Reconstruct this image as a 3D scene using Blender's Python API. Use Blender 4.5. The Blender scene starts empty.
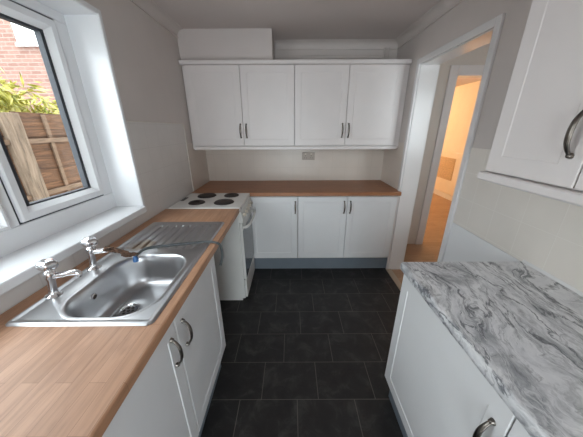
import bpy, bmesh, math, random
from mathutils import Vector, Matrix
random.seed(7)
PI = math.pi
C = bpy.context.scene.collection
S = bpy.context.scene

# ------------------------------------------------------------------ materials
def new_mat(name):
    m = bpy.data.materials.new(name); m.use_nodes = True
    nt = m.node_tree
    return m, nt, nt.nodes['Principled BSDF']

def N(nt, kind, **kw):
    n = nt.nodes.new(kind)
    for k, v in kw.items():
        if k.startswith('i_'):
            n.inputs[k[2:].replace('_', ' ')].default_value = v
        else:
            setattr(n, k, v)
    return n

def math_n(nt, op, a, b=None, c=None):
    n = nt.nodes.new('ShaderNodeMath'); n.operation = op
    for i, v in enumerate((a, b, c)):
        if v is None: continue
        if isinstance(v, (int, float)): n.inputs[i].default_value = v
        else: nt.links.new(v, n.inputs[i])
    return n.outputs[0]

def mixc(nt, fac, a, b, mode='MIX'):
    n = nt.nodes.new('ShaderNodeMix'); n.data_type = 'RGBA'; n.blend_type = mode
    for s, v in ((0, fac), (6, a), (7, b)):
        if isinstance(v, (int, float)): n.inputs[s].default_value = v
        elif isinstance(v, tuple): n.inputs[s].default_value = (*v, 1) if len(v) == 3 else v
        else: nt.links.new(v, n.inputs[s])
    return n.outputs[2]

def pos(nt):
    return nt.nodes.new('ShaderNodeNewGeometry').outputs['Position']

def objco(nt):
    return nt.nodes.new('ShaderNodeTexCoord').outputs['Object']

def mapping(nt, v, scale=(1, 1, 1), rot=(0, 0, 0), loc=(0, 0, 0)):
    n = nt.nodes.new('ShaderNodeMapping')
    n.inputs['Scale'].default_value = scale; n.inputs['Rotation'].default_value = rot; n.inputs['Location'].default_value = loc
    nt.links.new(v, n.inputs['Vector']); return n.outputs[0]

def noise(nt, v, scale, detail=4, rough=.5, dist=0):
    n = nt.nodes.new('ShaderNodeTexNoise'); n.inputs['Scale'].default_value = scale
    n.inputs['Detail'].default_value = detail; n.inputs['Roughness'].default_value = rough; n.inputs['Distortion'].default_value = dist
    nt.links.new(v, n.inputs['Vector']); return n.outputs['Fac']

def ramp(nt, f, stops):
    n = nt.nodes.new('ShaderNodeValToRGB'); e = n.color_ramp.elements
    while len(e) < len(stops): e.new(.5)
    for el, (p, c) in zip(e, stops):
        el.position = p; el.color = (*c, 1) if isinstance(c, tuple) else (c, c, c, 1)
    nt.links.new(f, n.inputs['Fac']); return n.outputs['Color']

def bump(nt, h, strength, dist, bs):
    n = nt.nodes.new('ShaderNodeBump'); n.inputs['Strength'].default_value = strength; n.inputs['Distance'].default_value = dist
    nt.links.new(h, n.inputs['Height']); nt.links.new(n.outputs[0], bs.inputs['Normal'])

def plain(name, col, rough=.5, metal=0, var=.04, vs=6, coat=0, bmp=0, bscale=120):
    m, nt, b = new_mat(name)
    p = pos(nt)
    f = noise(nt, p, vs, 3)
    lo = tuple(max(0, c * (1 - var)) for c in col); hi = tuple(min(1, c * (1 + var)) for c in col)
    nt.links.new(ramp(nt, f, [(.3, lo), (.7, hi)]), b.inputs['Base Color'])
    b.inputs['Roughness'].default_value = rough; b.inputs['Metallic'].default_value = metal
    if coat: b.inputs['Coat Weight'].default_value = coat; b.inputs['Coat Roughness'].default_value = .1
    if bmp: bump(nt, noise(nt, p, bscale, 3), bmp, .002, b)
    return m

def grid_lines(nt, a, offs, pitch, w):
    """1 on a joint of width w, else 0, along scalar a"""
    t = math_n(nt, 'FRACT', math_n(nt, 'DIVIDE', math_n(nt, 'SUBTRACT', a, offs - pitch * 50), pitch))
    d = math_n(nt, 'ABSOLUTE', math_n(nt, 'SUBTRACT', t, .5))
    return math_n(nt, 'SMOOTH_MIN', 1, math_n(nt, 'MULTIPLY', math_n(nt, 'MAXIMUM', math_n(nt, 'SUBTRACT', d, .5 - w / pitch), 0), pitch / w), 0.0)

def tile_mat(name, axis, off_a, off_z, pitch, col, joint):
    m, nt, b = new_mat(name)
    sp = nt.nodes.new('ShaderNodeSeparateXYZ'); nt.links.new(pos(nt), sp.inputs[0])
    a = sp.outputs[axis]; z = sp.outputs[2]
    g = math_n(nt, 'MAXIMUM', grid_lines(nt, a, off_a, pitch, .0025), grid_lines(nt, z, off_z, pitch, .0025))
    f = noise(nt, pos(nt), 5, 2)
    base = ramp(nt, f, [(.3, tuple(c * .97 for c in col)), (.7, tuple(min(1, c * 1.03) for c in col))])
    nt.links.new(mixc(nt, g, base, joint), b.inputs['Base Color'])
    b.inputs['Roughness'].default_value = .28
    bump(nt, math_n(nt, 'SUBTRACT', 1, g), .35, .001, b)
    return m

def wood_mat(name, rot, c1, c2, dark, gap, stave=(.30, .042), rough=.42):
    m, nt, b = new_mat(name)
    v = mapping(nt, pos(nt), rot=(0, 0, rot))
    br = nt.nodes.new('ShaderNodeTexBrick'); nt.links.new(v, br.inputs['Vector'])
    br.offset = .37; br.inputs['Scale'].default_value = 1; br.inputs['Brick Width'].default_value = stave[0]
    br.inputs['Row Height'].default_value = stave[1]; br.inputs['Mortar Size'].default_value = .0006
    br.inputs['Color1'].default_value = (*c1, 1); br.inputs['Color2'].default_value = (*c2, 1); br.inputs['Mortar'].default_value = (*gap, 1)
    gr = noise(nt, mapping(nt, v, scale=(6, 90, 90)), 1, 5, .6, .4)
    col = mixc(nt, ramp(nt, gr, [(.42, .0), (.72, .55)]), br.outputs['Color'], dark)
    bl = noise(nt, mapping(nt, v, scale=(7, 16, 16)), 1, 4, .6)
    col = mixc(nt, ramp(nt, bl, [(.56, .0), (.72, .4)]), col, dark)
    nt.links.new(col, b.inputs['Base Color']); b.inputs['Roughness'].default_value = rough
    bump(nt, gr, .08, .001, b)
    return m

M = {}
M['cab'] = plain('white_cabinet_paint', (.735, .690, .680), .38, var=.015)
M['cab_base'] = plain('cabinet_paint_window_tint', (.715, .715, .725), .38, var=.015)  # same white as the wall cupboards, bluish window light put into the colour
M['carcass'] = plain('white_melamine', (.70, .68, .67), .45, var=.02)
M['wallpaint'] = plain('off_white_wall_paint', (.61, .56, .535), .75, var=.03, vs=3, bmp=.08)
M['whitewall'] = plain('fresh_white_wall_paint', (.80, .80, .81), .6, var=.02, vs=3)
M['ceil'] = plain('ceiling_paint', (.61, .555, .535), .9, var=.03, vs=2, bmp=.1)
M['gloss'] = plain('white_gloss_paint', (.76, .75, .75), .22, var=.015)
M['hallwall'] = plain('cream_hall_paint', (.66, .62, .57), .75, var=.03)
M['warmwall'] = plain('pale_cream_room_paint', (.80, .72, .60), .8, var=.03)
M['upvc'] = plain('white_upvc', (.80, .81, .83), .22, var=.01)
M['gasket'] = plain('dark_grey_gasket', (.035, .04, .05), .6)
M['plinth'] = plain('blue_grey_plinth', (.16, .19, .225), .45, var=.05)
M['pewter'] = plain('pewter_metal', (.20, .18, .16), .30, 1, var=.2, vs=60)
M['chrome'] = plain('polished_chrome', (.80, .80, .82), .08, 1, var=.02)
M['black'] = plain('hole_black', (.02, .018, .018), .5)  # near-black stands in for the shade inside holes and slots
M['plate'] = plain('cast_iron_plate', (.028, .020, .018), .6, var=.3, vs=40)
M['enamel'] = plain('white_cooker_enamel', (.70, .69, .67), .25, var=.03)
M['cream'] = plain('cream_plastic', (.60, .55, .47), .4, var=.06)
M['ovenglass'] = plain('smoked_oven_glass', (.10, .115, .13), .12, var=.05)
M['hose'] = plain('grey_rubber_hose', (.075, .085, .09), .5)
M['bluecap'] = plain('blue_plastic', (.04, .15, .38), .4)
M['rag'] = plain('brown_rag', (.13, .075, .05), .9, var=.7, vs=70, bmp=.6, bscale=300)
M['socket'] = plain('beige_socket_plastic', (.46, .40, .35), .4)
M['pave'] = plain('alley_paving', (.35, .33, .31), .9, var=.2)
M['slaterf'] = plain('roof_slate', (.12, .11, .11), .8)
M['bark'] = plain('shrub_bark', (.16, .11, .06), .9)
M['lino'] = plain('threshold_metal', (.45, .38, .30), .4, .6)
M['grille'] = plain('brown_grille', (.62, .47, .30), .6, var=.3, vs=60)
M['tile_left'] = tile_mat('left_wall_tile', 1, 1.11, .905, .155, (.64, .61, .59), (.55, .52, .50))
M['tile_right'] = tile_mat('right_wall_tile', 1, .886, .915, .16, (.74, .69, .635), (.80, .76, .71))
M['tile_back'] = tile_mat('back_wall_tile', 0, .02, .903, .155, (.66, .59, .53), (.60, .53, .47))
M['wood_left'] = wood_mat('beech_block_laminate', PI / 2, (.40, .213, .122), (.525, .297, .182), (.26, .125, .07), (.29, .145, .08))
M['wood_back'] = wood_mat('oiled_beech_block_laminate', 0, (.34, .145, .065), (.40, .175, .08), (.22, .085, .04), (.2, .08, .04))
M['oak'] = wood_mat('oak_laminate_floor', .0, (.40, .255, .16), (.47, .31, .20), (.28, .17, .10), (.2, .1, .06), (.9, .12), .4)

# slate floor
m, nt, b = new_mat('black_slate_floor_tile')
p = pos(nt); sp = nt.nodes.new('ShaderNodeSeparateXYZ'); nt.links.new(p, sp.inputs[0])
RY0, RP, CP = .938, .2396, .336
row = math_n(nt, 'FLOOR', math_n(nt, 'DIVIDE', math_n(nt, 'SUBTRACT', sp.outputs[1], RY0), RP))
xs = math_n(nt, 'SUBTRACT', sp.outputs[0], math_n(nt, 'MULTIPLY', row, .125))
col_i = math_n(nt, 'FLOOR', math_n(nt, 'DIVIDE', math_n(nt, 'ADD', xs, .182), CP))
g = math_n(nt, 'MAXIMUM', grid_lines(nt, sp.outputs[1], RY0, RP, .0022), grid_lines(nt, xs, -.182, CP, .0026))
cb = nt.nodes.new('ShaderNodeCombineXYZ'); nt.links.new(row, cb.inputs[0]); nt.links.new(col_i, cb.inputs[1])
wn = nt.nodes.new('ShaderNodeTexWhiteNoise'); nt.links.new(cb.outputs[0], wn.inputs['Vector'])
n1 = noise(nt, p, 9, 6, .65, .6); n2 = noise(nt, p, 38, 5, .7)
t = ramp(nt, n1, [(.36, (.0065, .006, .006)), (.52, (.014, .013, .013)), (.70, (.050, .047, .045))])
t = mixc(nt, math_n(nt, 'MULTIPLY', wn.outputs['Value'], .3), t, (.024, .022, .021))
t = mixc(nt, ramp(nt, n2, [(.6, .0), (.78, .3)]), t, (.065, .06, .056))
nt.links.new(mixc(nt, g, t, (.15, .135, .12)), b.inputs['Base Color'])
b.inputs['Roughness'].default_value = .5
bump(nt, math_n(nt, 'SUBTRACT', n1, math_n(nt, 'MULTIPLY', g, .6)), .3, .004, b)
M['slate'] = m

# marble laminate: streaky grey veins running along the worktop
m, nt, b = new_mat('grey_marble_laminate')
v = mapping(nt, pos(nt), rot=(0, 0, math.radians(5)))
w1 = noise(nt, mapping(nt, v, scale=(1, .5, 1)), 4, 3, .5); w2 = noise(nt, v, 16, 3, .6)
wv = nt.nodes.new('ShaderNodeVectorMath'); wv.operation = 'MULTIPLY_ADD'
cw = nt.nodes.new('ShaderNodeCombineXYZ'); nt.links.new(math_n(nt, 'MULTIPLY_ADD', w2, .12, w1), cw.inputs[0]); nt.links.new(w1, cw.inputs[1])
nt.links.new(cw.outputs[0], wv.inputs[0]); wv.inputs[1].default_value = (.30, .12, 0); nt.links.new(v, wv.inputs[2])
vv = wv.outputs[0]
a1 = noise(nt, mapping(nt, vv, scale=(15, 4.2, 8)), 1, 9, .70, .2)
base = ramp(nt, a1, [(.30, (.17, .175, .19)), (.41, (.38, .385, .405)), (.51, (.66, .66, .68)), (.68, (.82, .82, .83))])
a2 = noise(nt, mapping(nt, vv, scale=(44, 11, 20)), 1, 8, .72, .2)
patch = ramp(nt, noise(nt, mapping(nt, v, scale=(5, 3, 4)), 1, 3), [(.40, 0.0), (.62, 1.0)])
base = mixc(nt, math_n(nt, 'MULTIPLY', ramp(nt, a2, [(.50, .0), (.66, .8)]), patch), base, (.16, .165, .18))
def veins(sc, lc, wd):
    a = noise(nt, mapping(nt, vv, scale=sc, loc=lc), 1, 7, .60, .4)
    return ramp(nt, math_n(nt, 'ABSOLUTE', math_n(nt, 'SUBTRACT', a, .5)), [(0, 1.0), (wd * .35, .7), (wd, .0)])
base = mixc(nt, math_n(nt, 'MULTIPLY', veins((7, 2.0, 4), (3.1, 1.7, 0), .018), .9), base, (.07, .075, .09))
base = mixc(nt, math_n(nt, 'MULTIPLY', veins((14, 4.5, 6), (7.7, .4, 0), .016), .5), base, (.12, .125, .14))
base = mixc(nt, math_n(nt, 'MULTIPLY', veins((10, 3.2, 6), (1.2, 5.4, 0), .02), .5), base, (.85, .85, .86))
nt.links.new(base, b.inputs['Base Color']); b.inputs['Roughness'].default_value = .33
M['marble'] = m

# brushed steel with a brownish patch near the bowl
m, nt, b = new_mat('stainless_steel')
p = pos(nt)
f = noise(nt, p, 14, 3)
base = ramp(nt, f, [(.3, (.49, .49, .50)), (.7, (.505, .505, .515))])
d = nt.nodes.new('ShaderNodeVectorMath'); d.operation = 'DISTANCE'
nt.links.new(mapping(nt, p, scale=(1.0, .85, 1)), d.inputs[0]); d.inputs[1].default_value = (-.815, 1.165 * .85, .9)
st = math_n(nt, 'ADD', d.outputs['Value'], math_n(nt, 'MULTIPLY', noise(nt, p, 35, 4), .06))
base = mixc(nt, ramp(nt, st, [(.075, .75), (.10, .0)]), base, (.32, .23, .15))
nt.links.new(base, b.inputs['Base Color']); b.inputs['Metallic'].default_value = 1
nt.links.new(ramp(nt, f, [(.3, .31), (.7, .33)]), b.inputs['Roughness'])
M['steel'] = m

# brick
m, nt, b = new_mat('red_brick')
sp = nt.nodes.new('ShaderNodeSeparateXYZ'); nt.links.new(pos(nt), sp.inputs[0])
cb = nt.nodes.new('ShaderNodeCombineXYZ')
nt.links.new(math_n(nt, 'ADD', sp.outputs[0], sp.outputs[1]), cb.inputs[0]); nt.links.new(sp.outputs[2], cb.inputs[1])
br = nt.nodes.new('ShaderNodeTexBrick'); nt.links.new(cb.outputs[0], br.inputs['Vector'])
br.inputs['Scale'].default_value = 1; br.inputs['Brick Width'].default_value = .30; br.inputs['Row Height'].default_value = .10
br.inputs['Mortar Size'].default_value = .012
br.inputs['Color1'].default_value = (.135, .066, .050, 1); br.inputs['Color2'].default_value = (.178, .098, .076, 1); br.inputs['Mortar'].default_value = (.19, .14, .122, 1)
nt.links.new(br.outputs['Color'], b.inputs['Base Color']); b.inputs['Roughness'].default_value = .9
M['brick'] = m

# fence boards
def fence_mat(name, c1, c2):
    m, nt, b = new_mat(name)
    p = pos(nt)
    f = noise(nt, mapping(nt, p, scale=(8, 2.2, 24)), 1, 6, .7, 1.0)
    nt.links.new(ramp(nt, f, [(.32, c1), (.68, c2)]), b.inputs['Base Color'])
    b.inputs['Roughness'].default_value = .85
    return m
M['fence'] = fence_mat('red_brown_fence_board', (.045, .021, .012), (.22, .112, .055))
m, nt, b = new_mat('pale_weathered_timber')
f = noise(nt, mapping(nt, pos(nt), scale=(26, 26, 2.5)), 1, 6, .65, .8)
nt.links.new(ramp(nt, f, [(.32, (.10, .07, .048)), (.66, (.31, .235, .17))]), b.inputs['Base Color']); b.inputs['Roughness'].default_value = .9
M['post'] = m
M['rail'] = fence_mat('grey_brown_rail', (.13, .085, .055), (.27, .18, .12))

m, nt, b = new_mat('yellow_green_leaf')
oi = noise(nt, pos(nt), 9, 3)
nt.links.new(ramp(nt, oi, [(.30, (.10, .14, .015)), (.46, (.36, .35, .04)), (.64, (.62, .56, .16))]), b.inputs['Base Color'])
b.inputs['Roughness'].default_value = .5
M['leaf'] = m

m = bpy.data.materials.new('window_glass'); m.use_nodes = True; nt = m.node_tree
for n in list(nt.nodes): nt.nodes.remove(n)
o = nt.nodes.new('ShaderNodeOutputMaterial'); tr = nt.nodes.new('ShaderNodeBsdfTransparent'); gl = nt.nodes.new('ShaderNodeBsdfGlossy')
tr.inputs[0].default_value = (.95, .97, .96, 1); gl.inputs['Roughness'].default_value = .01
lw = nt.nodes.new('ShaderNodeLayerWeight')
fr = math_n(nt, 'ADD', .02, math_n(nt, 'MULTIPLY', math_n(nt, 'POWER', lw.outputs['Facing'], 5), .6))
lw.inputs[0].default_value = .5
mx = nt.nodes.new('ShaderNodeMixShader')
nt.links.new(fr, mx.inputs[0]); nt.links.new(tr.outputs[0], mx.inputs[1]); nt.links.new(gl.outputs[0], mx.inputs[2]); nt.links.new(mx.outputs[0], o.inputs[0])
M['glass'] = m

# ------------------------------------------------------------------ mesh helpers
def box(bm, x0, x1, y0, y1, z0, z1, bev=0, seg=2):
    vs = [bm.verts.new(p) for p in ((x0, y0, z0), (x1, y0, z0), (x1, y1, z0), (x0, y1, z0), (x0, y0, z1), (x1, y0, z1), (x1, y1, z1), (x0, y1, z1))]
    fs = [bm.faces.new([vs[i] for i in q]) for q in ((3, 2, 1, 0), (4, 5, 6, 7), (0, 1, 5, 4), (1, 2, 6, 5), (2, 3, 7, 6), (3, 0, 4, 7))]
    if bev:
        es = list({e for f in fs for e in f.edges})
        bmesh.ops.bevel(bm, geom=es, offset=bev, segments=seg, affect='EDGES', profile=.5)

def extrude_profile(bm, prof, axis, a0, a1):
    """closed 2-D profile swept along an axis; prof pairs are the two other coordinates in x,y,z order"""
    def P(q, a):
        return {0: (a, q[0], q[1]), 1: (q[0], a, q[1]), 2: (q[0], q[1], a)}[axis]
    A = [bm.verts.new(P(q, a0)) for q in prof]; B = [bm.verts.new(P(q, a1)) for q in prof]
    n = len(prof)
    for i in range(n):
        j = (i + 1) % n; bm.faces.new((A[i], A[j], B[j], B[i]))
    bm.faces.new(A[::-1]); bm.faces.new(B)

def lathe(bm, prof, c=(0, 0, 0), seg=32, axis='Z'):
    rings = []
    for r, h in prof:
        ring = []
        for k in range(seg):
            a = 2 * PI * k / seg; u, v = r * math.cos(a), r * math.sin(a)
            q = {'Z': (u, v, h), 'Y': (u, h, v), 'X': (h, u, v)}[axis]
            ring.append(bm.verts.new((c[0] + q[0], c[1] + q[1], c[2] + q[2])))
        rings.append(ring)
    for A, B in zip(rings, rings[1:]):
        for k in range(seg):
            j = (k + 1) % seg; bm.faces.new((A[k], A[j], B[j], B[k]))
    bm.faces.new(rings[0][::-1]); bm.faces.new(rings[-1])

def catmull(pts, n):
    P = [Vector(p) for p in pts]; P = [P[0] * 2 - P[1]] + P + [P[-1] * 2 - P[-2]]; out = []
    for i in range(1, len(P) - 2):
        for k in range(n):
            t = k / n; a, b, c, d = P[i - 1:i + 3]
            out.append(.5 * ((2 * b) + (c - a) * t + (2 * a - 5 * b + 4 * c - d) * t * t + (3 * b - a - 3 * c + d) * t ** 3))
    out.append(P[-2]); return out

def tube(bm, pts, rad, seg=12, ry=None, up=Vector((1, 0, 0))):
    """sweep; rad(t), ry(t) half-widths along side and normal"""
    n = len(pts); rings = []
    rf = rad if callable(rad) else (lambda t: rad)
    yf = ry if callable(ry) else (rf if ry is None else (lambda t: ry))
    for i, p in enumerate(pts):
        tg = (pts[min(i + 1, n - 1)] - pts[max(i - 1, 0)]).normalized()
        sd = up - tg * up.dot(tg)
        if sd.length < 1e-4: sd = Vector((0, 1, 0)) - tg * tg.y
        sd.normalize(); nm = tg.cross(sd); t = i / (n - 1)
        rings.append([bm.verts.new(p + sd * rf(t) * math.cos(2 * PI * k / seg) + nm * yf(t) * math.sin(2 * PI * k / seg)) for k in range(seg)])
    for A, B in zip(rings, rings[1:]):
        for k in range(seg):
            j = (k + 1) % seg; bm.faces.new((A[k], A[j], B[j], B[k]))
    bm.faces.new(rings[0][::-1]); bm.faces.new(rings[-1])

def build(name, fn, mat, parent=None, smooth=False, ang=40):
    bm = bmesh.new(); fn(bm)
    bmesh.ops.recalc_face_normals(bm, faces=bm.faces[:])
    me = bpy.data.meshes.new(name); bm.to_mesh(me); bm.free()
    for mt in (mat if isinstance(mat, (list, tuple)) else [mat]): me.materials.append(mt)
    if smooth:
        me.polygons.foreach_set('use_smooth', [True] * len(me.polygons))
        me.set_sharp_from_angle(angle=math.radians(ang))
    o = bpy.data.objects.new(name, me); C.objects.link(o)
    if parent: o.parent = parent
    return o

def boxes(name, lst, mat, parent=None, bev=0):
    def fn(bm):
        for b_ in lst: box(bm, *b_, bev=bev)
    return build(name, fn, mat, parent)

def thing(name, label, cat, loc=(0, 0, 0), rz=0, group=None):
    o = bpy.data.objects.new(name, None); C.objects.link(o); o.location = loc; o.rotation_euler = (0, 0, rz)
    o.empty_display_size = .05
    return tag(o, label, cat, group)

def tag(o, label, cat, group=None):
    o['label'] = label; o['category'] = cat
    if group: o['group'] = group
    return o

def struct(o):
    o['kind'] = 'structure'; return o

# ------------------------------------------------------------------ main dimensions (metres)
XW, XE = -1.0, 1.09          # left and right kitchen walls
YB, YR = 2.88, -1.5          # back wall, rear wall behind the camera
ZC = 2.31                    # ceiling
WT = .903                    # worktop height
YF = 2.298                   # front of the back base doors

# ------------------------------------------------------------------ shell
struct(boxes('floor', [(XW - .3, XE, YR - .2, 3.05, -.12, 0)], M['slate']))
struct(boxes('floor_hall', [(XE + .01, 3.7, .5, 7.2, -.12, 0)], M['oak']))
struct(boxes('ceiling', [(XW - .3, 3.8, YR - .3, 7.3, ZC, ZC + .25)], M['ceil']))
struct(boxes('wall_sky_blocker', [(XW - .3, 4.0, YR - .3, 7.4, ZC + .26, 5.4)], M['brick']))  # unseen storey block, added to keep sky light off the alley
WY0, WY1, WZ0, WZ1 = -.05, 1.53, .985, 2.054     # window opening in the left wall
wl = struct(boxes('wall_left', [(XW - .3, XW, YR - .2, WY0, 0, ZC), (XW - .3, XW, WY1, YB + .12, 0, ZC), (XW - .3, XW, WY0, WY1, 0, WZ0 - .015), (XW - .3, XW, WY0, WY1, WZ1, ZC)], M['wallpaint']))
struct(boxes('wall_back', [(XW, 1.26, YB, YB + .12, 0, ZC)], M['wallpaint']))
DY0, DY1, DZ = 1.54, 2.315, 1.985                 # doorway in the right wall
XH = 1.235
struct(boxes('wall_right', [(XE, XH, YR - .2, DY0 - .03, 0, ZC), (XE, XH, DY1 + .03, YB, 0, ZC), (XE, XH, DY0 - .03, DY1 + .03, DZ + .03, ZC)], M['wallpaint']))
struct(boxes('wall_rear', [(XW, -.55, YR - .15, YR, 0, ZC), (.55, XE, YR - .15, YR, 0, ZC), (-.55, .55, YR - .15, YR, 2.12, ZC)], M['wallpaint']))
# small hall and lit room beyond the doorway
HX0, HX1, HZ = 1.785, 2.5, 2.03
struct(boxes('wall_hall_end', [(XH + .02, HX0 - .0, 2.95, 3.05, 0, ZC), (HX1, 3.5, 2.95, 3.05, 0, ZC), (HX0, HX1, 2.95, 3.05, HZ, ZC)], M['hallwall']))
struct(boxes('wall_hall_side', [(2.62, 2.72, .6, 2.95, 0, ZC)], M['hallwall']))
struct(boxes('wall_hall_near', [(XH, 1.5, .5, .6, 0, ZC), (2.3, 2.62, .5, .6, 0, ZC), (1.5, 2.3, .5, .6, 0, 1.1), (1.5, 2.3, .5, .6, 2.0, ZC)], M['hallwall']))
w2_ = struct(boxes('window_2_added', [(1.5, 1.55, .52, .58, 1.1, 2.0), (2.25, 2.3, .52, .58, 1.1, 2.0), (1.55, 2.25, .52, .58, 1.1, 1.15), (1.55, 2.25, .52, .58, 1.95, 2.0)], M['upvc']))  # unseen hall window, added to light the hall
struct(boxes('glass', [(1.55, 2.25, .547, .553, 1.15, 1.95)], M['glass'], w2_))
struct(boxes('wall_room_right', [(3.5, 3.65, 3.05, 7.1, 0, ZC)], M['warmwall']))
struct(boxes('wall_room_back', [(.9, 3.5, 7.0, 7.15, 0, ZC)], M['warmwall']))
struct(boxes('wall_room_left', [(.8, .9, 3.05, 7.15, 0, ZC)], M['warmwall']))
struct(boxes('wall_room_near', [(.9, XH + .02, 3.0, 3.05, 0, ZC)], M['warmwall']))
struct(boxes('baseboard_room', [(3.484, 3.5, 3.05, 7.0, 0, .11)], M['gloss']))
# hall door frame
d2 = struct(boxes('door_2', [(HX0 - .085, HX0 + .0, 2.93, 2.95, 0, HZ + .085), (HX1, HX1 + .085, 2.93, 2.95, 0, HZ + .085), (HX0, HX1, 2.93, 2.95, HZ, HZ + .085)], M['gloss'], bev=.004))
struct(boxes('door_lining', [(HX0 - .0, HX0 + .012, 2.94, 3.06, 0, HZ), (HX0 + .012, HX1, 2.94, 3.06, HZ - .012, HZ)], M['gloss'], d2))
struct(boxes('dado_strip', [(XH + .02, HX0 - .085, 2.945, 2.95, .90, .92)], M['hallwall'], d2))
# kitchen doorway: lining, stops and architraves
d1 = struct(boxes('door_1', [(XE - .001, XH + .001, DY1, DY1 + .03, 0, DZ + .03), (XE - .001, XH + .001, DY0 - .03, DY0, 0, DZ + .03), (XE - .001, XH + .001, DY0, DY1, DZ, DZ + .03)], M['gloss'], bev=.002))
def arch(bm):
    for x0, x1 in ((XE - .018, XE - .001), (XH + .001, XH + .018)):
        box(bm, x0, x1, DY1 + .006, DY1 + .05, 0, DZ + .05, .004)
        box(bm, x0, x1, DY0 - .05, DY0 - .006, 0, DZ + .05, .004)
        box(bm, x0, x1, DY0 - .006, DY1 + .006, DZ + .006, DZ + .05, .004)
struct(build('architrave', arch, M['gloss'], d1))
struct(boxes('strike_plate', [(XE + .01, XE + .03, DY0 - .001, DY0 + .002, 1.5, 1.56)], M['pewter'], d1))
struct(boxes('trim_threshold', [(XE - .03, XE + .03, DY0, DY1, 0, .008)], M['lino'], bev=.003))

# coving
def cove_prof(sx, sz=1):
    pts = [(0, 0), (.062 * sx, 0)]
    for k in range(9):
        a = k / 8 * PI / 2
        pts.append((.055 * sx * (1 - math.sin(a)) + 0.004 * sx, -.004 - .055 * (1 - math.cos(a))))
    pts += [(.012 * sx, -.060), (.012 * sx, -.068), (0, -.068)]
    return pts
struct(build('trim_coving_left', lambda bm: extrude_profile(bm, [(XW + a, ZC + c) for a, c in cove_prof(1)], 1, YR, YB), M['wallpaint']))
struct(build('trim_coving_right', lambda bm: extrude_profile(bm, [(XE + a, ZC + c) for a, c in cove_prof(-1)], 1, YR, YB), M['wallpaint']))
struct(build('trim_coving_back', lambda bm: extrude_profile(bm, [(YB + a, ZC + c) for a, c in cove_prof(-1)], 0, -.15, XE), M['wallpaint']))
struct(boxes('trim_picture_rail', [(-.15, XE - .12, YB - .016, YB, 2.16, 2.19)], M['wallpaint'], bev=.004))
# boxed-in duct above the cupboards, lower front edge rounded
def duct(bm):
    pts = [(YB, 2.064), (2.60, 2.064)]
    for k in range(1, 9):
        a = k / 8 * PI / 2; pts.append((2.60 - .07 * math.sin(a), 2.134 - .07 * math.cos(a)))
    pts += [(2.53, ZC), (YB, ZC)]
    extrude_profile(bm, pts, 0, XW, -.165)
struct(build('trim_duct_boxing', duct, M['ceil'], smooth=True, ang=50))
for q, x in enumerate((.95, .99)):
    pp = build('pipe', lambda bm: lathe(bm, [(.008, 2.064), (.008, ZC - .06)], (x, YB - .02, 0), 12), M['wallpaint'], smooth=True)
    tag(pp, ['thin painted pipe rising behind the cupboard top, further from the right wall', 'thin painted pipe rising behind the cupboard top, nearer the right wall'][q], 'pipe', 'pipes above the wall cupboards')

# tiling (bedded on the walls)
def tiles(name, b_, mat, par=None):
    return struct(boxes(name, [b_], mat, par))
tiles('trim_tiling_left', (XW, XW + .006, WY1 + .018, 2.36, .0, 1.535), M['tile_left'])
tiles('trim_tiling_under_sill', (XW, XW + .006, -.9, WY1 + .018, .0, WZ0 - .015), M['tile_left'])
tiles('trim_tiling_back', (XW + .0, XE, YB - .006, YB, .5, 1.36), M['tile_back'])
tiles('trim_tiling_alcove_left', (XW, XW + .006, 2.372, YB - .006, .5, 1.36), M['tile_back'])
tiles('trim_tiling_alcove_right', (XE - .006, XE, DY1 + .052, YB - .006, .5, 1.36), M['tile_back'])
tiles('trim_tiling_right', (XE - .006, XE, -.9, DY0 - .052, .9, 1.38), M['tile_right'])
struct(boxes('trim_tile_edge', [(XW, XW + .012, 2.36, 2.372, WT, 1.535), (XW, XW + .008, WY1 + .018, 2.36, 1.535, 1.541)], M['hallwall'], bev=.002))

struct(boxes('trim_lower_wall_lining', [(XE - .008, XE, .978, DY0 - .052, 0, .898)], M['whitewall']))

# ------------------------------------------------------------------ window
XF = -1.17
w = struct(boxes('window_1', [(XF - .07, XF, WY0, WY1, 1.0, 1.106), (XF - .07, XF, WY0, WY1, 2.003, WZ1), (XF - .07, XF, 1.450, WY1, 1.106, 2.003), (XF - .07, XF, .917, .955, 1.106, 2.003), (XF - .07, XF, WY0, WY0 + .07, 1.106, 2.003)], M['upvc'], bev=.004))
def sash(bm, y0, y1, z0, z1, wd):
    # mitred profile: rectangle rings from outside in, sloping to the glass
    rings = []
    for ins, x in ((0, XF - .05), (0, XF + .006), (min(.006, wd * .3), XF + .012), (max(wd - .022, wd * .5), XF + .012), (wd, XF - .012), (wd, XF - .05)):
        rings.append([bm.verts.new((x, y, z)) for y, z in ((y0 + ins, z0 + ins), (y1 - ins, z0 + ins), (y1 - ins, z1 - ins), (y0 + ins, z1 - ins))])
    for A, B in zip(rings, rings[1:] + rings[:1]):
        for k in range(4):
            j = (k + 1) % 4; bm.faces.new((A[k], A[j], B[j], B[k]))
def gask(bm, y0, y1, z0, z1, wd, t):
    for a in ((y0, y0 + t, z0, z1), (y1 - t, y1, z0, z1), (y0 + t, y1 - t, z0, z0 + t * .4), (y0 + t, y1 - t, z1 - t * .6, z1)):
        box(bm, XF - .045, XF - .016, *a)
for y0, y1, z0, z1, wd in ((.964, 1.441, 1.115, 1.993, .054), (.021, .916, 1.107, 2.002, .03)):
    struct(build('sash_frame', lambda bm: sash(bm, y0, y1, z0, z1, wd), M['upvc'], w))
    struct(build('gasket', lambda bm: gask(bm, y0 + wd, y1 - wd, z0 + wd, z1 - wd, wd, .018), M['gasket'], w))
    struct(boxes('glass', [(XF - .036, XF - .030, y0 + wd, y1 - wd, z0 + wd, z1 - wd)], M['glass'], w))
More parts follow.
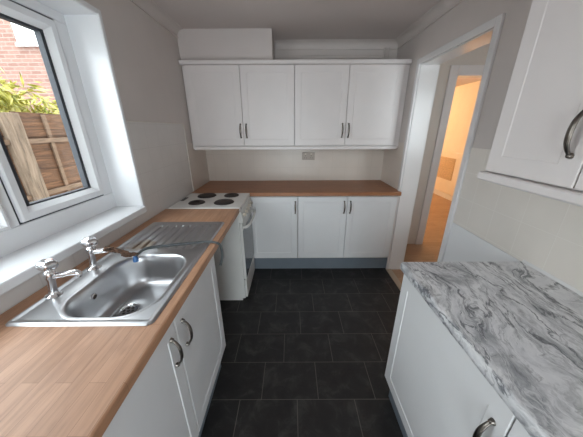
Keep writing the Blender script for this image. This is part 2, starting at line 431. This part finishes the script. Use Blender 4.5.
struct(boxes('gasket', [(XF - .04, XF - .006, 1.4412, 1.4499, 1.106, 2.003), (XF - .04, XF - .006, .9551, .9638, 1.106, 2.003), (XF - .04, XF - .006, .9638, 1.4412, 1.1061, 1.1148), (XF - .04, XF - .006, .9638, 1.4412, 1.9932, 2.0029)], M['gasket'], w))
struct(boxes('trim_window_reveal', [(XF, XW + .004, WY1 - .008, WY1 + .0, 1.0, WZ1), (XF, XW + .004, WY0, WY0 + .008, 1.0, WZ1), (XF, XW + .004, WY0 + .008, WY1 - .008, WZ1 - .008, WZ1)], M['upvc']))
struct(boxes('trim_window_bead', [(XW, XW + .010, WY1 - .006, WY1 + .018, WZ0 - .015, WZ1 + .018), (XW, XW + .010, WY0 - .018, WY1 - .006, WZ1 - .006, WZ1 + .018)], M['upvc'], bev=.003))
struct(boxes('trim_window_sill', [(XF - .005, XW + .03, WY0 - .02, WY1 - .007, .972, 1.012)], M['upvc'], bev=.006))
# unseen rear glazed door behind the viewpoint, added to bring in fill daylight
d3 = struct(boxes('door_3_added', [(-.55, -.47, YR - .1, YR - .03, 0, 2.12), (.47, .55, YR - .1, YR - .03, 0, 2.12), (-.47, .47, YR - .1, YR - .03, 2.04, 2.12), (-.47, .47, YR - .1, YR - .03, 0, .22)], M['upvc'], bev=.004))
struct(boxes('glass', [(-.47, .47, YR - .07, YR - .064, .22, 2.04)], M['glass'], d3))

# ------------------------------------------------------------------ cabinets
def shaker(bm, x0, x1, z0, z1, rec=.0015, t=.019, fr=.058):
    # rings on the front face: outer edge, frame edge, recess
    R = []
    for ins, y in ((0, t), (0, .0025), (.0025, 0), (fr, 0), (fr + .004, rec)):
        R.append([bm.verts.new((x, y, z)) for x, z in ((x0 + ins, z0 + ins), (x1 - ins, z0 + ins), (x1 - ins, z1 - ins), (x0 + ins, z1 - ins))])
    for A, B in zip(R, R[1:]):
        for k in range(4):
            j = (k + 1) % 4; bm.faces.new((A[k], A[j], B[j], B[k]))
    bm.faces.new(R[-1]); bm.faces.new(R[0][::-1])

def handle(bm, x, zc, L=.120):
    pts = []
    for k in range(25):
        a = -1 + 2 * k / 24
        out = .006 + .022 * (1 - abs(a) ** 2.6)
        pts.append(Vector((x, -out, zc + a * L / 2)))
    tube(bm, pts, lambda t: .0050 + .0036 * math.sin(PI * t), 12, lambda t: .0040 + .001 * math.sin(PI * t))
    for s in (-1, 1):
        lathe(bm, [(.0085, 0), (.0085, -.003), (.0068, -.006), (.006, -.010), (.003, -.012)], (x, 0, zc + s * (L / 2 + .001)), 16, 'Y')

def cabinet(name, label, cat, loc, rz, w_, depth, z0, z1, doors, hz, group=None, dz=None):
    t = thing(name, label, cat, loc, rz, group)
    b0, b1 = z0, z1; T = .016; F = .021
    boxes('carcass', [(.001, T, F, depth, b0, b1), (w_ - T, w_ - .001, F, depth, b0, b1), (T, w_ - T, F, depth, b0, b0 + T),
                      (T, w_ - T, depth - .006, depth, b0 + T, b1), (T, w_ - T, F, F + .03, b1 - T, b1), (T, w_ - T, depth - .066, depth - .006, b1 - T, b1)]
          + ([(T, w_ - T, F + .03, depth - .066, b1 - T, b1)] if z0 > 1 else []), M['carcass'], t)
    for x0, x1, hx in doors:
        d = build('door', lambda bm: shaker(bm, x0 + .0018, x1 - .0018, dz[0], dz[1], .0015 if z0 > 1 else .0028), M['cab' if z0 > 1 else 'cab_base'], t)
        if hx is not None:
            h = build('handle', lambda bm: handle(bm, hx, hz), M['pewter'], d, True, 60)
            h['label'] = 'pewter bow handle'
    return t
BZ0, BZ1, BD = .150, .864, (.169, .8525)
# back run: the single to the left of the pair
cabinet('base_cabinet', 'white single-door base cabinet under the brown worktop, right beside the cooker', 'cabinet', (-.436, YF, 0), 0, .5, .575, BZ0, BZ1, [(0, .5, .475)], .744, 'base cabinets along the end wall', BD)
cabinet('base_cabinet', 'white two-door base cabinet under the brown worktop, beside the doorway', 'cabinet', (.066, YF, 0), 0, .998, .575, BZ0, BZ1, [(0, .499, .467), (.499, .998, .529)], .744, 'base cabinets along the end wall', BD)
pb = boxes('plinth', [(-.436, 1.072, YF + .045, YF + .061, 0, BZ0)], M['plinth'])
tag(pb, 'blue-grey plinth board at the foot of the end wall base cabinets', 'plinth')
struct(boxes('trim_end_filler', [(1.065, 1.0715, YF + .004, YF + .03, .0, BZ1)], M['cab']))
YW = 2.491
UZ0, UZ1 = 1.327, 2.030
cabinet('wall_cabinet', 'white two-door wall cupboard with pewter handles, under the boxed-in duct', 'cupboard', (-.967, YW, 0), 0, 1.0, YB - .008 - YW, UZ0, UZ1, [(0, .5, .473), (.5, 1.0, .53)], 1.472, 'wall cupboards on the end wall', (1.3323, 2.0295))
cabinet('wall_cabinet', 'white two-door wall cupboard with pewter handles, beside the doorway wall', 'cupboard', (.033, YW, 0), 0, 1.0, YB - .008 - YW, UZ0, UZ1, [(0, .5, .466), (.5, 1.0, .528)], 1.472, 'wall cupboards on the end wall', (1.3323, 2.0295))
struct(boxes('trim_cupboard_filler', [(XW + .007, -.968, YW + .03, YW + .046, 1.30, UZ1)], M['cab']))
struct(boxes('trim_cupboard_filler_right', [(1.034, XE - .006, YW + .03, YW + .046, 1.30, UZ1)], M['cab']))
def cornice_prof(yf, z):
    return [(yf + .06, z), (yf - .018, z), (yf - .022, z + .004), (yf - .026, z + .012), (yf - .026, z + .029), (yf - .022, z + .033), (yf + .06, z + .033)]
co = build('cornice', lambda bm: extrude_profile(bm, cornice_prof(YW, UZ1 + .001), 0, XW + .008, 1.074), M['cab'])
tag(co, 'white cornice moulding along the top of the end wall cupboards', 'cornice')
lr = build('light_rail', lambda bm: extrude_profile(bm, [(YW + .03, 1.293), (YW - .001, 1.293), (YW - .006, 1.298), (YW - .006, 1.320), (YW - .001, UZ0 - .0005), (YW + .03, UZ0 - .0005)], 0, -.967, 1.052), M['cab'])
tag(lr, 'white light rail along the underside of the end wall cupboards', 'light rail')

# left run (faces +x: local x runs along +y)
XLF = -.432
cabinet('sink_cabinet', 'white two-door base cabinet beneath the stainless sink', 'cabinet', (XLF, .205, 0), PI / 2, .965, .555, BZ0, BZ1, [(0, .482, .437), (.482, .965, .53)], .728, None, BD)
pl = boxes('plinth', [(XLF - .06, XLF - .044, .205, 1.15, 0, BZ0)], M['plinth'])
tag(pl, 'plinth board at the foot of the sink cabinet', 'plinth')
# right run (faces -x: local x runs along -y)
XRF = .5277
cabinet('base_cabinet', 'white two-door base cabinet under the grey marble worktop', 'cabinet', (XRF, .962, 0), -PI / 2, 1.2, .555, BZ0, BZ1, [(0, .6, .565), (.6, 1.2, .635)], .708, None, BD)
pr = boxes('plinth', [(XRF + .045, XRF + .061, -.238, .955, 0, BZ0)], M['plinth'])
tag(pr, 'blue-grey plinth board at the foot of the marble-topped cabinet', 'plinth')
XU = .776
cabinet('wall_cabinet', 'white wall cupboard with a large pewter handle above the grey marble worktop', 'cupboard', (XU, .964, 0), -PI / 2, .64, XE - .008 - XU, UZ0, UZ1, [(0, .32, .285), (.32, .64, .355)], 1.478, None, (1.3323, 2.0295))
def lrail(bm):
    extrude_profile(bm, [(XU + .03, 1.293), (XU - .004, 1.293), (XU - .012, 1.300), (XU - .012, 1.322), (XU - .006, UZ0 - .0005), (XU + .03, UZ0 - .0005)], 1, .324, .976)
    box(bm, XU + .03, XE - .007, .950, .976, 1.293, UZ0 - .0005)
lr2 = build('light_rail', lrail, M['cab'])
tag(lr2, 'white light rail under the wall cupboard above the grey marble worktop', 'light rail')

# ------------------------------------------------------------------ worktops
def bull(front, back, sgn, z0, z1, r=.014):
    """profile (a,z) with a rounded front edge; sgn = direction from back to front"""
    pts = [(back, z0), (front - sgn * .004, z0), (front, z0 + .004)]
    for k in range(7):
        a = k / 6 * PI / 2; pts.append((front - sgn * r * (1 - math.cos(a)), z1 - r + r * math.sin(a)))
    pts.append((back, z1)); return pts
ZT0 = .866
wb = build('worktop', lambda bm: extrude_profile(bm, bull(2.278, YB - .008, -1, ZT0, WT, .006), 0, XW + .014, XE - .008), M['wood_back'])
tag(wb, 'long reddish-brown wood block worktop along the end wall', 'worktop')
# left worktop with the sink cut-out: profile strips fore and aft of the hole
XLE = -.412; LY0, LY1 = -.45, 1.787
HXA, HXB, HYA, HYB = -.905, -.468, .625, 1.468
def leftwt(bm):
    P = bull(XLE, HXB, 1, ZT0, WT, .006)
    extrude_profile(bm, P, 1, LY0, LY1)
    box(bm, XW + .008, HXA, LY0, LY1, ZT0, WT)
    box(bm, HXA, HXB, LY0, HYA, ZT0, WT); box(bm, HXA, HXB, HYB, LY1, ZT0, WT)
    bmesh.ops.remove_doubles(bm, verts=bm.verts[:], dist=1e-5)
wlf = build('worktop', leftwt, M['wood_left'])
tag(wlf, 'light wood block worktop below the window holding the sink', 'worktop')
XRE = .512
wr = build('worktop', lambda bm: extrude_profile(bm, bull(XRE, XE - .008, -1, ZT0 + .0, WT + .002, .013), 1, -.45, .972), M['marble'], smooth=True, ang=50)
tag(wr, 'grey marble-effect worktop with dark veins and rounded front edge', 'worktop')
cl = build('sealant_bead', lambda bm: extrude_profile(bm, [(XE - .007, WT + .003), (XE - .017, WT + .003), (XE - .007, WT + .013)], 1, -.45, .972), M['gloss'])
struct(cl); cl.name = 'trim_sealant_bead'

# ------------------------------------------------------------------ sink
SX0, SX1, SY0, SY1 = -.929, -.447, .592, 1.497
def rr(x, y, x0, x1, y0, y1, r):
    cx, cy = (x0 + x1) / 2, (y0 + y1) / 2
    qx, qy = abs(x - cx) - (x1 - x0) / 2 + r, abs(y - cy) - (y1 - y0) / 2 + r
    return math.hypot(max(qx, 0), max(qy, 0)) + min(max(qx, qy), 0) - r
def ss(a, b_, x):
    t = min(1, max(0, (x - a) / (b_ - a))); return t * t * (3 - 2 * t)
DRX, DRY = -.715, .835
BX0, BX1, BY0, BY1 = -.825, -.492, .628, 1.055
def sink_z(x, y):
    do = rr(x, y, SX0, SX1, SY0, SY1, .022)
    z = WT + .0012 + .0055 * ss(0, -.008, do) - .004 * ss(-.012, -.026, do)       # raised bead at the rim
    dr = rr(x, y, -.885, -.485, 1.115, 1.462, .02)                               # drainer
    if dr < 0:
        k = ss(0, -.012, dr)
        ph = (x + .885) / .40 * 9
        rid = ss(.04, .14, ph % 1) * (1 - ss(.76, .88, ph % 1))
        kr = ss(-.010, -.030, dr)
        z += -.004 * k - .0125 * kr * (1 - rid) - .003 * k * (1 - (y - 1.115) / .347)
    return z
def sinkmesh(bm):
    nx, ny = 260, 220
    V = [[None] * (ny + 1) for _ in range(nx + 1)]
    for i in range(nx + 1):
        for j in range(ny + 1):
            x, y = SX0 + (SX1 - SX0) * i / nx, SY0 + (SY1 - SY0) * j / ny
            if rr(x, y, SX0, SX1, SY0, SY1, .022) < .0012 and rr(x, y, BX0, BX1, BY0, BY1, .115) > .003:
                V[i][j] = bm.verts.new((x, y, sink_z(x, y)))
    for i in range(nx):
        for j in range(ny):
            q = (V[i][j], V[i + 1][j], V[i + 1][j + 1], V[i][j + 1])
            if all(q): bm.faces.new(q)
    for k in [v for v in bm.verts if not v.link_faces]: bm.verts.remove(k)
    n = 128
    def loop(d):
        r = max(.115 - d, .03); x0, x1, y0, y1 = BX0 + d, BX1 - d, BY0 + d, BY1 - d
        pts = []
        for cx, cy, a0 in ((x1 - r, y1 - r, 0), (x0 + r, y1 - r, 1), (x0 + r, y0 + r, 2), (x1 - r, y0 + r, 3)):
            for k in range(13):
                a = (a0 + k / 12) * PI / 2; pts.append((cx + r * math.cos(a), cy + r * math.sin(a)))
        pts.append(pts[0]); ln = [0]
        for p, q in zip(pts, pts[1:]): ln.append(ln[-1] + math.dist(p, q))
        out = []; i = 0
        for k in range(n):
            t = ln[-1] * k / n
            while ln[i + 1] < t: i += 1
            f = (t - ln[i]) / max(1e-9, ln[i + 1] - ln[i]); out.append((pts[i][0] + f * (pts[i + 1][0] - pts[i][0]), pts[i][1] + f * (pts[i + 1][1] - pts[i][1])))
        return out
    zd = WT + .0027
    rings = [[bm.verts.new((x, y, zd + z)) for x, y in loop(d)] for d, z in ((-.013, -.0002), (-.010, .0008), (-.003, .0012), (.001, .0004), (.005, -.004), (.009, -.012), (.014, -.035), (.020, -.075), (.027, -.110), (.034, -.130), (.044, -.142), (.056, -.147), (.070, -.149))]
    L0 = loop(.070); ang = math.atan2(L0[0][1] - DRY, L0[0][0] - DRX)
    circ = lambda r: [(DRX + r * math.cos(ang + 2 * PI * k / n), DRY + r * math.sin(ang + 2 * PI * k / n)) for k in range(n)]
    for t in (.25, .5, .75, 1):
        rings.append([bm.verts.new((p[0] * (1 - t) + q[0] * t, p[1] * (1 - t) + q[1] * t, zd - .149 - .004 * t)) for p, q in zip(L0, circ(.050))])
    for r, z in ((.046, -.1545), (.043, -.158), (.042, -.161), (.002, -.161)):
        rings.append([bm.verts.new((x, y, zd + z)) for x, y in circ(r)])
    for A, B in zip(rings, rings[1:]):
        for k in range(n): bm.faces.new((A[k], A[(k + 1) % n], B[(k + 1) % n], B[k]))
sk = thing('kitchen_sink', 'stainless steel inset sink with ribbed drainer set in the wood worktop', 'sink', (0, 0, 0))
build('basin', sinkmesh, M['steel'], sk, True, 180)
zb = WT + .0027 - .153
ws = build('waste_strainer', lambda bm: lathe(bm, [(.043, zb - .007), (.043, zb - .0005), (.040, zb + .002), (.034, zb + .001), (.031, zb - .003), (.004, zb - .004), (.004, zb - .0045)], (DRX, DRY, 0), 36), M['chrome'], sk, True)
def holes(bm):
    for k in range(6):
        a = k * PI / 3; lathe(bm, [(.0065, zb - .0036), (.0065, zb - .003)], (DRX + .019 * math.cos(a), DRY + .019 * math.sin(a), 0), 12)
    lathe(bm, [(.007, zb - .0036), (.007, zb - .003)], (DRX, DRY, 0), 12)
h = build('strainer_hole', holes, M['black'], ws)
# overflow on the tap-side wall of the bowl
def overflow(bm):
    lathe(bm, [(.013, -.004), (.015, .002), (.0125, .005), (.009, .005), (.009, .003)], (0, 0, 0), 24, 'X')
ov = build('overflow_ring', overflow, M['chrome'], sk, True); ov.location = (-.8085, .80, .853); ov.rotation_euler = (0, math.radians(14), 0)
ovh = build('overflow_hole', lambda bm: lathe(bm, [(.009, .002), (.009, .0056)], (0, 0, 0), 20, 'X'), M['black'], ov)

# ------------------------------------------------------------------ taps
def make_tap(label, x, y, rz):
    t = thing('pillar_tap', label, 'tap', (x, y, WT + .0036), rz, 'chrome pillar taps on the sink')
    t.rotation_euler = (0, math.radians(8), rz)
    build('tap_body', lambda bm: lathe(bm, [(.026, 0), (.026, .003), (.021, .007), (.015, .012), (.0125, .025), (.0125, .070), (.017, .078), (.018, .098), (.015, .104), (.010, .108), (.009, .116)], seg=28), M['chrome'], t, True, 50)
    def spout(bm):
        pts = catmull([(.008, 0, .084), (.035, 0, .088), (.058, 0, .094), (.080, 0, .096), (.089, 0, .090), (.090, 0, .081)], 6)
        tube(bm, pts, lambda s: .0125 - .003 * s, 16, lambda s: .0110 - .002 * s, Vector((0, 1, 0)))
    build('spout', spout, M['chrome'], t, True, 50)
    def head(bm):
        n = 40; prof = [(.012, .112), (.022, .116), (.0275, .124), (.0275, .138), (.023, .146), (.015, .149), (.004, .150)]
        rings = []
        for r, hh in prof:
            rings.append([bm.verts.new(((r * (1 + (.10 if .015 < r else 0) * math.cos(5 * 2 * PI * k / n))) * math.cos(2 * PI * k / n), (r * (1 + (.10 if .015 < r else 0) * math.cos(5 * 2 * PI * k / n))) * math.sin(2 * PI * k / n), hh)) for k in range(n)])
        for A, B in zip(rings, rings[1:]):
            for k in range(n): bm.faces.new((A[k], A[(k + 1) % n], B[(k + 1) % n], B[k]))
        bm.faces.new(rings[0][::-1]); bm.faces.new(rings[-1])
    build('tap_handle', head, M['chrome'], t, True, 50)
    return t
make_tap('chrome pillar tap with a bare spout, the one further from the cooker', -.897, .742, math.radians(16))
make_tap('chrome pillar tap with a brown rag wound on its spout', -.892, .928, math.radians(10))

# brown rag wound on the tap spout and trailing to the hose end
def rag(bm):
    rnd = random.Random(3)
    for s in range(3):
        a = s * 2.1
        pts = catmull([(-.815 + .003 * math.cos(a), .926 + .004 * math.sin(a), 1.004 + .004 * math.cos(a)), (-.790, .938 + .006 * math.sin(a), .995 + .006 * math.cos(a)),
                       (-.765 + .006 * math.sin(a), .951, .975 + .006 * math.cos(a)), (-.748, .964 + .008 * math.sin(a), .957 + .005 * math.cos(a)), (-.735 + .005 * s, .978 + .008 * s, .945)], 6)
        pts = [q + Vector((rnd.uniform(-1, 1), rnd.uniform(-1, 1), rnd.uniform(-1, 1))) * .0022 for q in pts]
        tube(bm, pts, lambda t: .0085 + .004 * math.sin(9 * t + s), 9, lambda t: .0065 + .003 * math.cos(11 * t + 2 * s))
rg = build('rag', rag, M['rag'], None, True, 60)
tag(rg, 'twisted brown rag trailing from the tap spout to the grey hose', 'rag')
hs = thing('washing_machine_hose', 'grey rubber hose lying across the drainer and over the worktop edge', 'hose', (-.735, .985, .93))
o_ = Vector((-.735, .985, .93))
hp = catmull([Vector(q) - o_ for q in ((-.735, .990, .932), (-.720, 1.030, .944), (-.690, 1.062, .942), (-.625, 1.098, .934), (-.540, 1.140, .924), (-.468, 1.166, .919), (-.425, 1.170, .915), (-.398, 1.180, .897), (-.394, 1.195, .855), (-.392, 1.185, .815), (-.400, 1.160, .775))], 8)
build('tube', lambda bm: tube(bm, hp, .0066, 14), M['hose'], hs, True)
bc = build('hose_nut', lambda bm: lathe(bm, [(.008, -.024), (.012, -.022), (.012, -.006), (.009, -.002), (.008, .004)], (0, 0, 0), 14), M['bluecap'], hs, True)
bc['label'] = 'blue plastic hose nut'

# ------------------------------------------------------------------ cooker
ck = thing('electric_cooker', 'white freestanding electric cooker with four black hotplates', 'cooker', (-.70, 2.03, 0))
def L(x0, x1, y0, y1, z0, z1): return (x0 + .70, x1 + .70, y0 - 2.03, y1 - 2.03, z0, z1)
CY0, CY1 = 1.797, 2.262
def sidep(bm):
    box(bm, *L(-.975, -.425, CY0, CY1, .03, .875), bev=.006)
    box(bm, *L(-.95, -.455, CY0 + .012, CY1 - .012, 0, .03))
cb_ = build('cooker_body', sidep, M['enamel'], ck)
build('hob_top', lambda bm: box(bm, *L(-.98, -.405, CY0 - .002, CY1 + .002, .876, .908), bev=.008, seg=3), M['enamel'], ck)
def plate(bm, x, y, r):
    lathe(bm, [(r + .006, .908), (r + .006, .911), (r, .9125), (r - .001, .917), (r - .006, .919), (r * .3, .9185), (r * .28, .9165), (.002, .9165)], (x + .70, y - 2.03, 0), 40)
for x, y, r in ((-.786, 2.155, .078), (-.560, 2.165, .062), (-.80, 1.935, .062), (-.572, 1.945, .078)):
    build('hotplate', lambda bm: plate(bm, x, y, r), M['plate'], ck, True)
boxes('hob_vent', [L(-.965, -.935, 1.99, 2.10, .9085, .9105)], M['black'], ck)
def cpanel(bm):
    extrude_profile(bm, [(a + .70, z) for a, z in ((-.425, .874), (-.404, .874), (-.392, .80), (-.396, .775), (-.425, .775))], 1, CY0 - 2.03, CY1 - 2.03)
cp = build('control_panel', cpanel, M['enamel'], ck)
for k in range(5):
    kn = build('knob', lambda bm: lathe(bm, [(.017, 0), (.017, .006), (.013, .010), (.012, .022), (.008, .024)], (0, 0, 0), 20, 'X'), M['cream'], cp, True, 50)
    kn.location = (-.398 + .70, CY0 + .06 + k * .085 - 2.03, .825); kn.rotation_euler = (0, math.radians(-9), 0)
    kn['label'] = 'yellowed cream knob'
od = build('oven_door', lambda bm: box(bm, *L(-.424, -.402, CY0 + .003, CY1 - .003, .235, .768), bev=.004), M['enamel'], ck)
gl_ = boxes('door_glass', [L(-.402, -.3995, CY0 + .012, CY1 - .012, .25, .70)], M['ovenglass'], od); gl_['label'] = 'dark smoked glass'
def ovh_(bm):
    pts = catmull([(-.402 + .70, CY0 + .02 - 2.03, .728), (-.372 + .70, CY0 + .03 - 2.03, .732), (-.353 + .70, CY0 + .08 - 2.03, .738), (-.347 + .70, 0, .742), (-.353 + .70, CY1 - .08 - 2.03, .738), (-.372 + .70, CY1 - .03 - 2.03, .732), (-.402 + .70, CY1 - .02 - 2.03, .728)], 8)
    tube(bm, pts, .008, 12, .014, Vector((1, 0, 0)))
build('handle', ovh_, M['enamel'], od, True)
build('storage_drawer', lambda bm: box(bm, *L(-.424, -.404, CY0 + .003, CY1 - .003, .045, .225), bev=.004), M['enamel'], ck)

# ------------------------------------------------------------------ socket on the end wall
sc_ = thing('wall_socket', 'beige double wall socket under the end wall cupboards', 'socket', (.20, YB - .0061, 1.19))
build('face_plate', lambda bm: box(bm, -.073, .073, -.012, 0, -.043, .043, .004), M['socket'], sc_)
for s in (-1, 1):
    boxes('switch', [(s * .034 - .010, s * .034 + .010, -.016, -.012, .014, .034)], M['cream'], sc_, .001)
    boxes('pin_hole', [(s * .034 - .003, s * .034 + .003, -.0126, -.012, .001, .009), (s * .034 - .015, s * .034 - .008, -.0126, -.012, -.022, -.017), (s * .034 + .008, s * .034 + .015, -.0126, -.012, -.022, -.017)], M['black'], sc_)

# ------------------------------------------------------------------ fireplace panel with vent in the lit room
fp = thing('fireplace_panel', 'pale blanking panel with brown vent grille on the far lit wall', 'panel', (3.5, 5.45, 0))
build('board', lambda bm: box(bm, -.022, -.0005, -.62, .62, .112, 1.0, .006), M['warmwall'], fp)
def gril(bm):
    for k in range(15):
        z = .42 + k * .031; box(bm, -.036, -.024, -.30, .27, z, z + .016)
    box(bm, -.026, -.0225, -.31, .28, .41, .88)
gr = build('vent_grille', gril, M['grille'], fp); gr['label'] = 'brown slatted vent grille'

# ------------------------------------------------------------------ outside the window
struct(boxes('ground', [(-16, XW - .3, -6, 14, -.32, -.2)], M['pave']))
XFN = -3.0
def fence(label, y0, y1, bats):
    t = thing('garden_fence', label, 'fence', (XFN, (y0 + y1) / 2, -.2), 0, 'wooden fence panels outside')
    yc = (y0 + y1) / 2
    def bd(bm):
        rnd = random.Random(int(y0 * 10)); z = .02
        while z < 1.83:
            h_ = .135; off = rnd.uniform(0, .004)
            extrude_profile(bm, [(-.012 - off, z), (.004 + off, z), (-.002 + off, z + h_), (-.012 - off, z + h_)], 1, y0 - yc, y1 - yc); z += h_ - .012
    build('boards', bd, M['fence'], t)
    for z in (.25, .95, 1.545):
        boxes('rail', [(.008, .05, y0 - yc, y1 - yc, z, z + .05)], M['rail'], t, .003)
    for yb in bats:
        boxes('batten', [(.009, .032, yb - .022 - yc, yb + .022 - yc, .02, .25), (.009, .032, yb - .022 - yc, yb + .022 - yc, .30, .95), (.009, .032, yb - .022 - yc, yb + .022 - yc, 1.0, 1.545), (.009, .032, yb - .022 - yc, yb + .022 - yc, 1.595, 1.86)], M['rail'], t, .003)
    return t
fence('red-brown wooden fence panel below the brick house, beyond the pale post', 2.79, 4.60, (3.12, 3.78, 4.4))
fence('shaded wooden fence panel on the near side of the pale post', .80, 2.63, (1.3, 1.95))
def post(bm):
    box(bm, XFN - .03, XFN + .10, 2.64, 2.78, -.2, 1.66, .01)
po = build('fence_post', post, M['post']); tag(po, 'pale weathered fence post between two fence panels', 'post')

bh = thing('brick_house', 'red brick house wall behind the fence and shrub', 'house', (-9, 9, -.2))
boxes('wall', [(-6, 5, -1, 4, 0, 7.2)], M['brick'], bh)
bw = boxes('window', [(1.38, 1.46, -1.04, -.995, 3.95, 5.3), (2.72, 2.80, -1.04, -.995, 3.95, 5.3), (1.46, 2.72, -1.04, -.995, 3.95, 4.03), (1.46, 2.72, -1.04, -.995, 5.22, 5.3), (1.34, 2.84, -1.08, -.995, 3.88, 3.95)], M['upvc'], bh, .005)
bw['label'] = 'white framed window with a plain white pane'
boxes('pane', [(1.46, 2.72, -1.02, -.998, 4.03, 5.22)], M['gloss'], bw)  # plain white sheet filling the frame

sh = thing('shrub', 'yellow-green leafy shrub growing over the fence top', 'shrub', (-3.75, 3.0, -.2))
def leaves(bm):
    rnd = random.Random(11)
    cl = []
    for k in range(60):
        y = rnd.uniform(-1.6, 1.0)
        top = 2.62 if y < -.35 else (2.42 - .40 * (y + .35))
        cl.append((rnd.uniform(-.35, .62), y, rnd.uniform(1.55, top), rnd.uniform(.20, .34)))
    for k in range(7000):
        cx, cy, cz, r = rnd.choice(cl)
        d_ = Vector((rnd.gauss(0, 1), rnd.gauss(0, 1), rnd.gauss(0, 1))).normalized() * r * rnd.uniform(.55, 1)
        p0 = Vector((cx, cy, cz)) + d_
        if p0.z < 2.12 and p0.x > .52: continue
        ax = (d_.normalized() * .5 + Vector((rnd.uniform(-.4, .4), rnd.uniform(-.6, .6), rnd.uniform(-.9, -.1)))).normalized()
        sd = ax.cross(Vector((rnd.uniform(-1, 1), rnd.uniform(-1, 1), 1))).normalized(); nm = ax.cross(sd)
        ln, wd = rnd.uniform(.11, .19), rnd.uniform(.014, .024)
        a = bm.verts.new(p0); b1 = bm.verts.new(p0 + ax * ln * .4 + sd * wd + nm * .006); b2 = bm.verts.new(p0 + ax * ln * .4 - sd * wd + nm * .006)
        m_ = bm.verts.new(p0 + ax * ln * .45 - nm * .004); e = bm.verts.new(p0 + ax * ln)
        for q in ((a, b1, m_), (a, m_, b2), (b1, e, m_), (m_, e, b2)): bm.faces.new(q)
build('foliage', leaves, M['leaf'], sh)
def stems(bm):
    rnd = random.Random(5)
    for k in range(9):
        x, y = rnd.uniform(-.15, .3), rnd.uniform(-1.2, .6)
        tube(bm, catmull([(x * .6, y * .8, 0), (x * .8, y * .9, .9), (x, y, 1.9)], 5), lambda t: .02 - .012 * t, 7)
build('stems', stems, M['bark'], sh)

# ------------------------------------------------------------------ light
SKY, SKY_GLOW = 4.5, 3.6
wld = bpy.data.worlds.new('sky'); S.world = wld; wld.use_nodes = True
nt = wld.node_tree; bg = nt.nodes['Background']
SUN = Vector((.50, -.62, .75)).normalized()          # direction towards the sun
vd = nt.nodes.new('ShaderNodeVectorMath'); vd.operation = 'DOT_PRODUCT'
nt.links.new(nt.nodes.new('ShaderNodeTexCoord').outputs['Generated'], vd.inputs[0]); vd.inputs[1].default_value = SUN
glow = math_n(nt, 'POWER', math_n(nt, 'MAXIMUM', math_n(nt, 'MULTIPLY_ADD', vd.outputs['Value'], .5, .5), 0), 4)
nt.links.new(math_n(nt, 'MULTIPLY_ADD', glow, SKY_GLOW, SKY), bg.inputs[1])
bg.inputs[0].default_value = (.885, .942, 1.0, 1)
def light(name, kind, loc, rot, energy, col=(1, 1, 1), **kw):
    l = bpy.data.lights.new(name, kind); l.energy = energy; l.color = col
    for k, v in kw.items(): setattr(l, k, v)
    o = bpy.data.objects.new(name, l); C.objects.link(o); o.location = loc; o.rotation_euler = rot
    return o
sun = light('sun', 'SUN', (0, 0, 8), (0, 0, 0), 1.6, (1, .95, .87), angle=.02)
sun.rotation_euler = (-SUN).to_track_quat('-Z', 'Y').to_euler()
pt = light('window_portal', 'AREA', (XF - .09, .74, 1.53), (0, math.radians(-90), 0), 1, shape='RECTANGLE', size=1.06, size_y=1.58); pt.data.cycles.is_portal = True
p2 = light('door_portal', 'AREA', (0, YR - .12, 1.13), (math.radians(90), 0, 0), 1, shape='RECTANGLE', size=.94, size_y=1.84); p2.data.cycles.is_portal = True
p3 = light('hall_portal', 'AREA', (1.9, .50, 1.55), (math.radians(90), 0, 0), 1, shape='RECTANGLE', size=.7, size_y=.8); p3.data.cycles.is_portal = True
light('room_lamp', 'POINT', (2.0, 6.1, 2.05), (0, 0, 0), 40, (1, .63, .29), shadow_soft_size=.08)

# ------------------------------------------------------------------ camera
cam = bpy.data.cameras.new('camera'); co_ = bpy.data.objects.new('camera', cam); C.objects.link(co_)
cam.sensor_width = 36; cam.lens = 238.4566 / 583 * 36; cam.clip_start = .02
co_.matrix_world = Matrix.Translation((0, 0, 1.4912)) @ Matrix.Rotation(PI / 2 - .3602, 4, 'X') @ Matrix.Rotation(-.0044, 4, 'Z')
S.camera = co_
S.view_settings.view_transform = 'Standard'; S.view_settings.look = 'None'; S.view_settings.gamma = 1; S.view_settings.exposure = .62
S.cycles.use_denoising = True; S.cycles.max_bounces = 12; S.cycles.diffuse_bounces = 8; S.cycles.sample_clamp_indirect = 6
